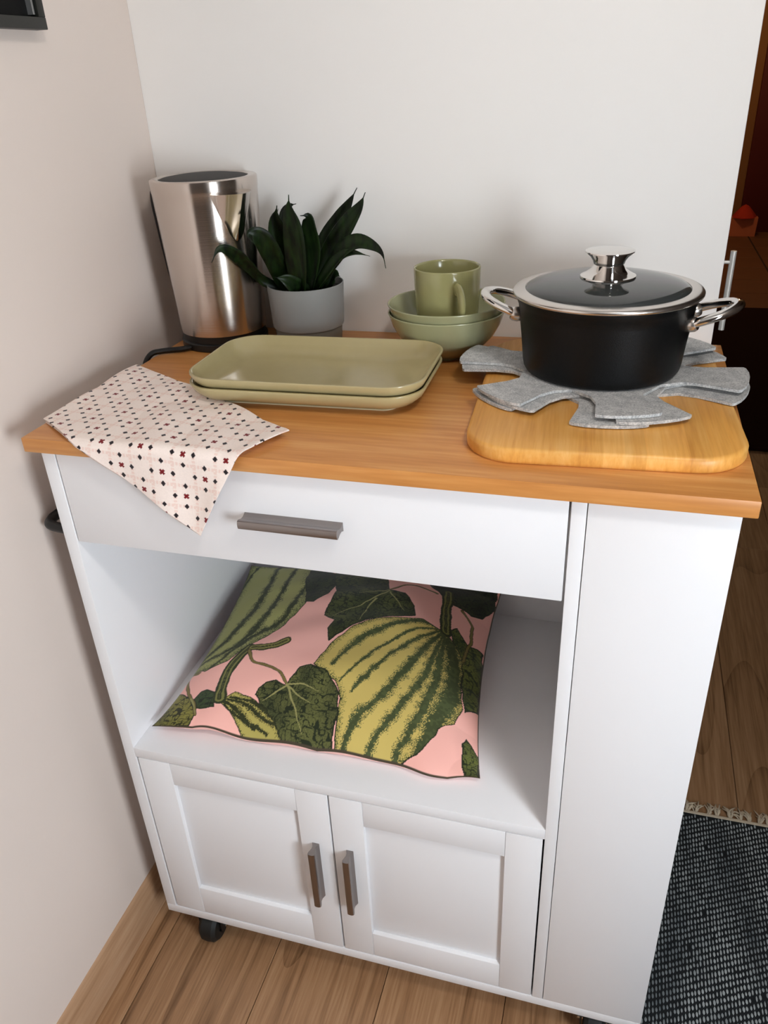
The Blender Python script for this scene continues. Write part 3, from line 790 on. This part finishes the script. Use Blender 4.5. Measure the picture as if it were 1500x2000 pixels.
# ------------------------------------------------------------------ tea towel folded and hung over the front edge
def towel():
    A, Dc, B, C = [np.array(v) for v in ((0.006, 0.252), (0.326, 0.056), (0.0015, 0.044), (0.232, -0.114))]
    NU, NV = 460, 330
    def sheet(lift, du, dv, ext=0.0):
        U, V_ = np.meshgrid(np.linspace(0 + du, 1 - du * 0.6 + ext, NU), np.linspace(0 + dv, 1 - dv, NV), indexing='xy')
        bow = 0.006 * np.sin(np.pi * U) * (1 - V_)
        X = (1 - U) * (1 - V_) * A[0] + U * (1 - V_) * Dc[0] + (1 - U) * V_ * B[0] + U * V_ * C[0] + bow * 0.6
        Y = (1 - U) * (1 - V_) * A[1] + U * (1 - V_) * Dc[1] + (1 - U) * V_ * B[1] + U * V_ * C[1] + bow
        px, py = X.copy(), Y.copy()
        wrk = 0.0024 * np.sin(26 * X - 17 * Y + 1) * np.exp(-((U - .55) ** 2) / .2) + 0.0020 * np.sin(11 * X + 37 * Y) * np.sin(19 * X - 8 * Y) + 0.0012 * np.sin(60 * X + 20 * Y)
        wrk += 0.0022 * np.exp(-((U - 0.99) / 0.03) ** 2)
        Z = lift + np.abs(wrk)
        # bend over the front edge: arc length past the edge goes down
        rad = 0.005 + lift
        s = -(Y - 0.0015)
        th = np.clip(s / rad, 0, np.pi / 2)
        over = s > 0
        past = np.maximum(s - rad * np.pi / 2, 0)
        Yb = np.where(over, 0.0015 - rad * np.sin(th), Y)
        Zb = np.where(over, Z - lift + lift - (rad - rad * np.cos(th)) - past, Z)
        Yb = Yb - np.where(over, 0.0035 * np.sin(70 * X + 1.2) * np.clip(past / 0.05, 0, 1) + 0.006 * np.clip(past / 0.06, 0, 1.5) * np.clip((U - .75) / .25, 0, 1) + np.abs(wrk) * 0.4, 0)
        # left edge sinks a little past the worktop side
        Zb = Zb - 0.010 * np.clip(-(X - 0.0) / 0.004, 0, 1) * (px < 0)
        return np.stack([X, Yb, Zb + ZT], -1), px, py
    lay = []
    for lift, du, dv, ext in ((0.0068, 0.0, 0.0, 0.0), (0.0040, 0.012, 0.014, -0.015), (0.0014, 0.004, 0.006, -0.030)):
        lay.append(sheet(lift, du, dv, ext))
    Vs, Qs, PXs, PYs, off = [], [], [], [], 0
    for k, (P, a, b) in enumerate(lay):
        step = 1 if k == 0 else 4
        P = P[::step, ::step]; a = a[::step, ::step]; b = b[::step, ::step]
        v, q = grid_mesh('t', P, True)
        Vs.append(v); Qs.append(q + off); off += len(v); PXs.append(a.ravel()); PYs.append(b.ravel())
    V = np.concatenate(Vs); Q = np.concatenate(Qs); px = np.concatenate(PXs); py = np.concatenate(PYs)
    # woven print: pale dotted lattice, dark lozenges on its edges, crosses in every other cell
    d = 0.0268
    ca, sa = math.cos(math.radians(4)), math.sin(math.radians(4))
    gx, gy = (px * ca - py * sa) / d + 0.18, (px * sa + py * ca) / d + 0.30
    ix, iy = np.floor(gx), np.floor(gy); fx, fy = gx - ix - .5, gy - iy - .5       # cell centre at 0
    col = np.ones((len(px), 3)) * np.array(srgb(246, 231, 222)[:3])
    col *= (0.97 + 0.06 * vnoise(px, py, 900, 3))[:, None]
    lx = 0.5 - np.abs(fx); ly = 0.5 - np.abs(fy)
    dot = ((np.sin(fx * 2 * np.pi * 6) > -0.5) & (ly < 0.075)) | ((np.sin(fy * 2 * np.pi * 6) > -0.5) & (lx < 0.075))
    col[dot] = np.array(srgb(240, 214, 203)[:3])
    def put(mask, c): col[mask] = np.array(srgb(*c)[:3])
    loz = ((lx / 0.115 + np.abs(fy) / 0.135) < 1) | ((ly / 0.135 + np.abs(fx) / 0.115) < 1)
    put(loz, (34, 26, 30))
    even = ((ix + iy) % 2) == 0
    r45 = np.maximum(np.abs(fx + fy), np.abs(fx - fy)); m45 = np.minimum(np.abs(fx + fy), np.abs(fx - fy))
    crs = even & (r45 < 0.20) & (m45 < 0.075)
    put(crs, (120, 16, 22))
    me = np_mesh('tea_towel', V - np.array([0.16, 0.1, ZT]), Q)
    set_colors(me, col)
    o = link('tea_towel', me, vcol('towel_print', rough=0.9), None, (0.16, 0.1, ZT), angle=None)
    sol = o.modifiers.new('thickness', 'SOLIDIFY'); sol.thickness = 0.0011; sol.offset = -1
    tag(o, 'cream tea towel with small dark lozenges and red crosses hanging over the worktop edge', 'tea towel')
towel()

# ------------------------------------------------------------------ cushion on the open shelf
def cushion_surface(U,V,top=True):
    FL,FR,BL,BR=[np.array(a) for a in ((.044,.048),(.552,.066),(.040,.440),(.522,.455))]
    x=(1-U)*(1-V)*FL[0]+U*(1-V)*FR[0]+(1-U)*V*BL[0]+U*V*BR[0]
    y=(1-U)*(1-V)*FL[1]+U*(1-V)*FR[1]+(1-U)*V*BL[1]+U*V*BR[1]
    su=4*U*(1-U); sv=4*V*(1-V)
    x=x+(.5-U)*2*.016*sv*1.0; y=y+(.5-V)*2*.008*su
    y=y-.012*np.exp(-((U-.86)/.07)**2)*np.exp(-V*8)
    prof=np.clip(su*sv,0,1)**.62
    w=.004*np.sin(9*U+1.5)*np.exp(-V*9)+.003*np.sin(23*U+.7)*np.exp(-V*14)+.004*np.sin(17*V)*np.exp(-(1-U)*10)
    lift=.014*np.exp(-((U-.17)/.09)**2)*np.exp(-V*12)
    seam=.007+.052*V**1.4+np.abs(w)+lift
    wr=.0022*np.sin(40*U+22*V)*np.exp(-((U-.93)**2+(V-.08)**2)/.02)*sv+.0016*np.sin(14*U-31*V+2)*prof
    zt=seam+.088*prof+wr; zb=np.maximum(.0015,seam-.06*prof)
    return x,y,(zt if top else np.minimum(zb,zt))

POLY = {
    'melonA': [(.008, .279), (.008, .253), (.008, .273), (.074, .246), (.156, .275), (.192, .325), (.257, .375), (.297, .419), (.333, .501), (.359, .587), (.279, .992), (.305, .948), (.056, .994), (.0, 1.0), (.0, .948), (.002, .868), (.004, .739), (.008, .643), (.008, .543), (.01, .423), (.008, .349)],
    'leafA2': [(.297, .776), (.351, .577), (.383, .579), (.421, .647), (.431, .719), (.403, .844), (.347, .948), (.279, .95)],
    'leafC': [(.297, .122), (.303, .148), (.325, .17), (.353, .176), (.391, .162), (.397, .174), (.403, .208), (.425, .24), (.455, .251), (.503, .238), (.537, .206), (.567, .156), (.575, .096), (.565, .048), (.573, .012), (.517, .014), (.469, .034), (.421, .052), (.359, .084), (.321, .1)],
    'squashS': [(.176, .092), (.2, .104), (.23, .128), (.273, .12), (.349, .084), (.405, .046), (.441, .024), (.495, .014), (.517, .006), (.385, .004), (.329, .018), (.289, .034), (.234, .06)],
    'leafL': [(.0, .0), (.002, .032), (.004, .104), (.006, .178), (.006, .176), (.08, .114), (.126, .046), (.124, .024), (.09, .004), (.026, .0)],
    'leafS': [(.092, .11), (.104, .142), (.126, .15), (.16, .132), (.176, .092), (.182, .064), (.124, .062)],
    'squashB': [(.461, .253), (.495, .359), (.553, .447), (.627, .529), (.693, .559), (.78, .597), (.844, .571), (.876, .563), (.906, .525), (.938, .455), (.94, .349), (.95, .248), (.926, .176), (.878, .134), (.87, .108), (.84, .052), (.804, .02), (.721, .006), (.653, .0), (.605, .002), (.573, .026), (.573, .084), (.573, .142), (.543, .204)],
    'leafT': [(.441, .501), (.441, .553), (.443, .669), (.361, .998), (.449, .942), (.587, .93), (.633, .739), (.691, .741), (.737, .667), (.754, .601), (.693, .563), (.627, .529), (.577, .477), (.531, .427), (.487, .365), (.471, .423), (.485, .475)],
    'melonD': [(.756, .882), (.806, .81), (.852, .76), (.9, .752), (.932, .743), (.972, .766), (1.0, .854), (.99, .97), (.994, 1.0), (.723, .952)],
    'leafR': [(.876, .595), (.898, .623), (.93, .579), (.946, .567), (.994, .595), (1.0, .475), (1.0, .399), (1.0, .285), (.956, .24), (.94, .349), (.934, .437), (.894, .531)],
    'leafBR': [(.946, .114), (.966, .14), (1.0, .086), (1.0, .006), (.962, .0), (.95, .05)],
}
LINES = {
    'strA': [[(.008, .357), (.008, .557), (.004, .764), (.048, .996)], [(.008, .335), (.098, .421), (.154, .631), (.136, .978)], [(.024, .313), (.148, .355), (.226, .557), (.222, .956)], [(.084, .248), (.184, .375), (.291, .477), (.319, .733)], [(.008, .333), (.01, .505), (.004, .715), (.0, 1.0)]],
    'strB': [[(.85, .575), (.768, .579), (.657, .481), (.577, .377), (.521, .267)], [(.844, .571), (.774, .531), (.687, .421), (.611, .293), (.557, .202)], [(.846, .567), (.782, .483), (.713, .377), (.645, .257), (.599, .174)], [(.852, .561), (.81, .451), (.754, .303), (.701, .19), (.635, .09), (.603, .028)], [(.856, .557), (.834, .389), (.796, .244), (.729, .11), (.669, .014)], [(.862, .553), (.864, .409), (.854, .287), (.82, .154), (.762, .038)], [(.878, .549), (.908, .415), (.912, .285), (.876, .17), (.83, .062)]],
    'strS': [[(.204, .092), (.248, .072), (.295, .04), (.367, .01)], [(.208, .098), (.283, .086), (.359, .044), (.419, .016)], [(.22, .104), (.299, .098), (.375, .058), (.431, .026)], [(.202, .086), (.232, .064), (.287, .038), (.327, .02)]],
    'stem': [[(.188, .098), (.17, .182), (.182, .265), (.214, .327)], [(.862, .575), (.85, .671), (.84, .772), (.83, .846)]],
    'stub': [[(.224, .325), (.299, .327), (.343, .353)]],
    'tend': [[(.218, .313), (.244, .265), (.303, .244), (.351, .218), (.393, .168)], [(.05, .248), (.0, .267), (.062, .14), (.102, .09), (.128, .04)], [(.633, .739), (.677, .82), (.727, .838), (.798, .802)], [(.896, .747), (.936, .691), (.95, .615), (.944, .549), (.932, .465)]],
    'vein': [[(.395, .166), (.427, .108), (.457, .052), (.471, .022)], [(.401, .158), (.451, .126), (.481, .112)], [(.399, .166), (.455, .172), (.505, .156)], [(.393, .158), (.357, .126), (.329, .104)], [(.635, .731), (.569, .611), (.473, .503)], [(.629, .737), (.593, .705), (.531, .669)], [(.641, .719), (.675, .665), (.711, .611)], [(.603, .651), (.585, .589), (.569, .491)], [(.08, .114), (.108, .076), (.128, .04)]],
}

for _k, _lim, _d in (('squashB', 0.10, 0.05), ('leafC', 0.09, 0.06), ('squashS', 0.055, 0.035), ('leafBR', 0.04, 0.05), ('leafL', 0.03, 0.04)):
    POLY[_k] = [(a, b - _d if b < _lim and not (_k == 'squashB' and a > 0.8) else b) for a, b in POLY[_k]]          # these motifs run into the front seam
LINES['strB'] = [l[:-1] + [(l[-1][0] - 0.012, l[-1][1] - 0.05)] if i >= 3 else l for i, l in enumerate(LINES['strB'])]
def in_poly(px, py, poly):
    ins = np.zeros(len(px), bool); n = len(poly)
    for i in range(n):
        (x0, y0), (x1, y1) = poly[i], poly[(i + 1) % n]
        if y0 == y1: continue
        c = ((y0 > py) != (y1 > py)) & (px < (x1 - x0) * (py - y0) / (y1 - y0) + x0)
        ins ^= c
    return ins
def line_dist(px, py, pts, sub=6):
    pp = [(v.x, v.y) for v in catmull([(a, b, 0) for a, b in pts], sub)]
    best = np.full(len(px), 9.0); par = np.zeros(len(px))
    for i in range(len(pp) - 1):
        ax, ay = pp[i]; bx, by = pp[i + 1]; dx, dy = bx - ax, by - ay; L2 = dx * dx + dy * dy + 1e-12
        t = np.clip(((px - ax) * dx + (py - ay) * dy) / L2, 0, 1)
        dd = np.hypot(px - ax - t * dx, py - ay - t * dy)
        m = dd < best; best[m] = dd[m]; par[m] = (i + t[m]) / (len(pp) - 1)
    return best, par
def cushion():
    N = 520
    Vg, Ug = np.meshgrid(np.linspace(0, 1, N), np.linspace(0, 1, N), indexing='ij')
    x, y, z = cushion_surface(Ug, Vg, True)
    top = np.stack([x, y, z], -1)
    M2 = 80
    Vb, Ub = np.meshgrid(np.linspace(0, 1, M2), np.linspace(0, 1, M2), indexing='ij')
    xb, yb, zb = cushion_surface(Ub, Vb, False)
    bot = np.stack([xb, yb, zb], -1)
    v1, q1 = grid_mesh('a', top); v2, q2 = grid_mesh('b', bot, True)
    V = np.concatenate([v1, v2]); Q = np.concatenate([q1, q2 + len(v1)])
    u, v = Ug.ravel(), Vg.ravel()
    wob = 0.008
    uu = u + wob * (vnoise(u, v, 34, 1) - .5); vv = v + wob * (vnoise(u, v, 34, 2) - .5)
    C3 = lambda *c: np.array(srgb(*c)[:3])
    pink = C3(252, 190, 178)
    col = np.ones((len(u), 3)) * pink
    grit = RNG.random(len(u)); soft = vnoise(u, v, 60, 5); fine = vnoise(u, v, 120, 6)
    def blend(mask, c, amt=None):
        if amt is None: col[mask] = c
        else: col[mask] = col[mask] * (1 - amt[mask, None]) + c * amt[mask, None]
    edge = lambda poly: min_edge(poly)
    def min_edge(poly):
        return line_dist(uu, vv, list(poly) + [poly[0]], 1)[0]
    def leaf(name, c_dark, c_light):
        m = in_poly(uu, vv, POLY[name])
        n1, n2, n3 = vnoise(u, v, 58, 8), vnoise(u + .3, v, 96, 9), vnoise(u, v + .2, 20, 10)
        mixv = np.clip(0.25 + 0.9 * (n3 - .2) + 0.55 * (grit - .5), 0, 1)
        tone = c_dark[None] * (1 - mixv[:, None]) + c_light[None] * mixv[:, None]
        col[m] = tone[m]
        ink = (np.abs(n1 - .5) < 0.055) | (np.abs(n2 - .5) < 0.05)
        col[m & ink] = c_dark * 0.7
        ed = min_edge(POLY[name]); col[m & (ed < 0.0042)] = C3(34, 40, 24)
        return m
    def fruit(name, strips, base, dark, shade, wid, edge_w=0.03):
        m = in_poly(uu, vv, POLY[name])
        col[m] = base
        ed = min_edge(POLY[name])
        # speckled dark rind towards the drawn outline
        p_ = np.clip(1 - ed / edge_w, 0, 1) ** 1.3
        col[m & (grit < p_ * 0.75)] = shade
        for k, ln in enumerate(LINES[strips]):
            dd, par = line_dist(uu, vv, ln)
            w_ = wid[k % len(wid)] * (0.35 + 0.9 * np.sin(np.pi * np.clip(par * .8 + .1, 0, 1)))
            w_ = w_ * (0.65 + 0.7 * soft)
            p2 = np.clip(1.25 - dd / w_, 0, 1)
            mm = m & (grit < p2)
            col[mm] = dark
            mm2 = m & (dd < w_ * .45) & (fine > .45)
            col[mm2] = dark * 0.75
        col[m & (ed < 0.003)] = C3(40, 44, 24)
        return m
    yellow, dgreen = C3(206, 184, 104), C3(78, 88, 52)
    ld, ll = C3(40, 50, 28), C3(104, 108, 58)
    fruit('melonA', 'strA', C3(168, 168, 104), C3(62, 70, 40), C3(70, 80, 46), [0.014, 0.018, 0.016, 0.016, 0.012], 0.045)
    leaf('leafA2', C3(30, 38, 22), C3(58, 66, 36))
    leaf('leafT', C3(40, 48, 26), C3(86, 92, 48))
    leaf('melonD', C3(26, 34, 22), C3(56, 66, 38))
    leaf('leafR', C3(52, 66, 34), C3(122, 128, 62))
    fruit('squashB', 'strB', yellow, dgreen, C3(86, 96, 50), [0.016, 0.007, 0.010, 0.017, 0.015, 0.020, 0.040], 0.024)
    leaf('leafC', C3(42, 50, 28), C3(108, 110, 60))
    leaf('leafL', C3(56, 56, 26), C3(138, 132, 62))
    leaf('leafS', C3(34, 46, 26), C3(60, 76, 40))
    leaf('leafBR', C3(48, 58, 30), C3(116, 122, 58))
    fruit('squashS', 'strS', C3(178, 166, 90), C3(54, 58, 30), C3(70, 76, 40), [0.009, 0.008, 0.008, 0.007], 0.014)
    for nm, w_, c1, c2 in (('stem', 0.020, C3(122, 122, 66), C3(48, 54, 28)), ('stub', 0.016, C3(140, 136, 72), C3(66, 64, 34)), ('tend', 0.0055, C3(126, 112, 62), C3(58, 48, 28))):
        for ln in LINES[nm]:
            dd, par = line_dist(uu, vv, ln)
            col[dd < w_] = c1
            if nm != 'tend':
                col[(dd < w_) & (np.sin(dd / w_ * 11) > 0.25)] = c2
            col[(dd < w_) & (dd > w_ * 0.66)] = c2
    for ln in LINES['vein']:
        dd, par = line_dist(uu, vv, ln)
        col[dd < 0.0028 * (1.25 - par)] = C3(150, 146, 92)
    # dark sewn seam line round the rim
    rimd = np.minimum(np.minimum(u, 1 - u), np.minimum(v, 1 - v))
    col[rimd < 0.0022] = C3(72, 62, 46)
    rgb = np.concatenate([col, np.ones((len(v2), 3)) * pink])
    c0 = np.array([0.29, 0.25, 0.0])
    me = np_mesh('cushion', V - c0, Q)
    set_colors(me, rgb)
    o = link('cushion', me, vcol('cushion_print', rough=0.75, bump=0.15, bscale=900), None, (0.29, 0.25, ZT - 0.515), angle=None)
    tag(o, 'pink cushion printed with green squashes and leaves lying on the open shelf', 'cushion')
cushion()

# ------------------------------------------------------------------ framed picture on the left wall
fr = thing('picture_frame', (XL, 0.0, ZT + 0.43), 'black framed picture hanging on the warm white wall', 'picture')
FY0, FY1, FZ0, FZ1 = -0.22, 0.270, 0.428, 1.03
x0, x1 = XL + 0.0005, XL + 0.017
box('frame_bottom', x0, x1, FY0, FY1, ZT + FZ0, ZT + FZ0 + 0.013, m_frame, fr, 0.0008)
box('frame_top', x0, x1, FY0, FY1, ZT + FZ1 - 0.013, ZT + FZ1, m_frame, fr, 0.0008)
for a in (FY0, FY1 - 0.013): box('frame_side', x0, x1, a, a + 0.013, ZT + FZ0 + 0.013, ZT + FZ1 - 0.013, m_frame, fr, 0.0008)
box('picture', x0, XL + 0.006, FY0 + 0.013, FY1 - 0.013, ZT + FZ0 + 0.013, ZT + FZ1 - 0.013, m_art, fr)
for a in (FY0 + 0.0145, FY1 - 0.018): box('inner_bead', XL + 0.006, XL + 0.0135, a, a + 0.0035, ZT + FZ0 + 0.0155, ZT + FZ1 - 0.0155, m_silver, fr)

# ------------------------------------------------------------------ woven rug with fringe
RX0, RX1, RY0, RY1 = 0.80, 1.46, -0.85, 0.515
rg = thing('woven_rug', ((RX0 + RX1) / 2, (RY0 + RY1) / 2, 0), 'dark blue grey flat woven rug with cream fringe beside the cart', 'rug', rz=0)
box('rug_cloth', RX0, RX1, RY0, RY1, 0.0005, 0.0045, m_rug_base, rg, 0.001)
bx, by = 0.0056, 0.0116
nx, ny = int((RX1 - RX0) / bx), int((RY1 - RY0 - 0.006) / by)
I, J = np.meshgrid(np.arange(nx), np.arange(ny), indexing='ij'); I, J = I.ravel(), J.ravel()
cx = RX0 + (I + .5) * bx + RNG.normal(0, 0.0003, len(I)); cy = RY0 + (J + .5) * by + (I % 4) * by / 4 + RNG.normal(0, 0.0005, len(I))
keep = (cy < RY1 - 0.008) & (RNG.random(len(I)) > 0.006); cx, cy = cx[keep], cy[keep]; nb = len(cx)
hl = 0.0050 * (0.8 + 0.4 * RNG.random(nb)); hw_ = 0.00175 * (0.7 + 0.5 * RNG.random(nb)); hz = 0.0011
loc = [(0, -1, 0), (1, -.35, 0), (1, .35, 0), (0, 1, 0), (-1, .35, 0), (-1, -.35, 0), (0, -.4, 1), (0, .4, 1)]
BV = np.zeros((nb, 8, 3))
for k, (a, b_, c) in enumerate(loc):
    BV[:, k, 0] = cx + a * hw_; BV[:, k, 1] = cy + b_ * hl; BV[:, k, 2] = 0.0044 + c * hz
rc = np.array([(RX0 + RX1) / 2, (RY0 + RY1) / 2, 0])
quads = np.array([(0, 1, 6, 5), (1, 2, 7, 6), (2, 3, 4, 7), (4, 5, 6, 7)])
BQ = (np.arange(nb)[:, None, None] * 8 + quads[None]).reshape(-1, 4)
o = link('weave', np_mesh('weave', BV.reshape(-1, 3) - rc, BQ), m_bead, rg, angle=None, smooth=False); o['kind'] = 'stuff'
box('hem', RX0, RX1, RY1 - 0.0055, RY1 + 0.001, 0.0005, 0.0062, m_tassel, rg, 0.0015)
tas = []
for s in range(4):
    rs = random.Random(50 + s); bm = bmesh.new()
    for k in range(9):
        a0 = rs.uniform(-0.006, 0.006); ln = rs.uniform(0.018, 0.034); sw = rs.uniform(-0.016, 0.016); hz_ = rs.uniform(0.001, 0.007)
        pts = catmull([(a0 * 0.3, 0, 0.003), (a0, ln * 0.45, 0.003 + hz_), (a0 + sw, ln, 0.0022)], 4)
        me = tube_mesh('s', pts, [0.0016] * (len(pts) - 2) + [0.0012, 0.0006], 5); bm.from_mesh(me); bpy.data.meshes.remove(me)
    tas.append(from_bm('tassel', bm))
k = 0; xx = RX0 + 0.012
while xx < RX1:
    link('tassel', tas[k % 4], m_tassel, rg, (xx - rc[0], RY1 - rc[1], 0), (0, 0, random.uniform(-.3, .3)), angle=None)
    xx += 0.0195 + random.uniform(-0.004, 0.006); k += 1

# ------------------------------------------------------------------ far room
o = box('dark_rug', 0.86, 2.08, 2.36, 4.46, 0.0005, 0.016, m_dark_rug, None, 0.005)
tag(o, 'dark brown rug lying on the floor of the passage behind', 'rug')
bag = thing('paper_bag', (1.60, 6.9, 0), 'small salmon paper bag with red cloth on top by the far wall', 'bag')
bg = [[(sx * (0.10 + i * 0.004), sy * (0.05 - i * 0.004), z) for sx, sy in ((-1, -1), (1, -1), (1, 1), (-1, 1))] for i, z in enumerate((0, 0.07, 0.15))]
link('bag_body', loft_mesh('bag_body', bg), m_bag, bag, angle=20)
link('cloth', lathe_mesh('cloth', [(0.10, 0.148), (0.095, 0.16), (0.07, 0.19), (0.03, 0.235), (0, 0.25)], 7), m_bag2, bag, angle=None)
wc = thing('wall_cabinet', (1.55, YF - 0.15, ZT + 0.45), 'black wall cabinet hanging high on the far ochre wall', 'cabinet')
box('body', 1.05, 2.08, YF - 0.28, YF - 0.001, 2.06, 2.44, m_black, wc, 0.003)
for a, b_ in ((1.055, 1.562), (1.568, 2.075)): box('door', a, b_, YF - 0.298, YF - 0.28, 2.065, 2.435, m_black, wc, 0.003)
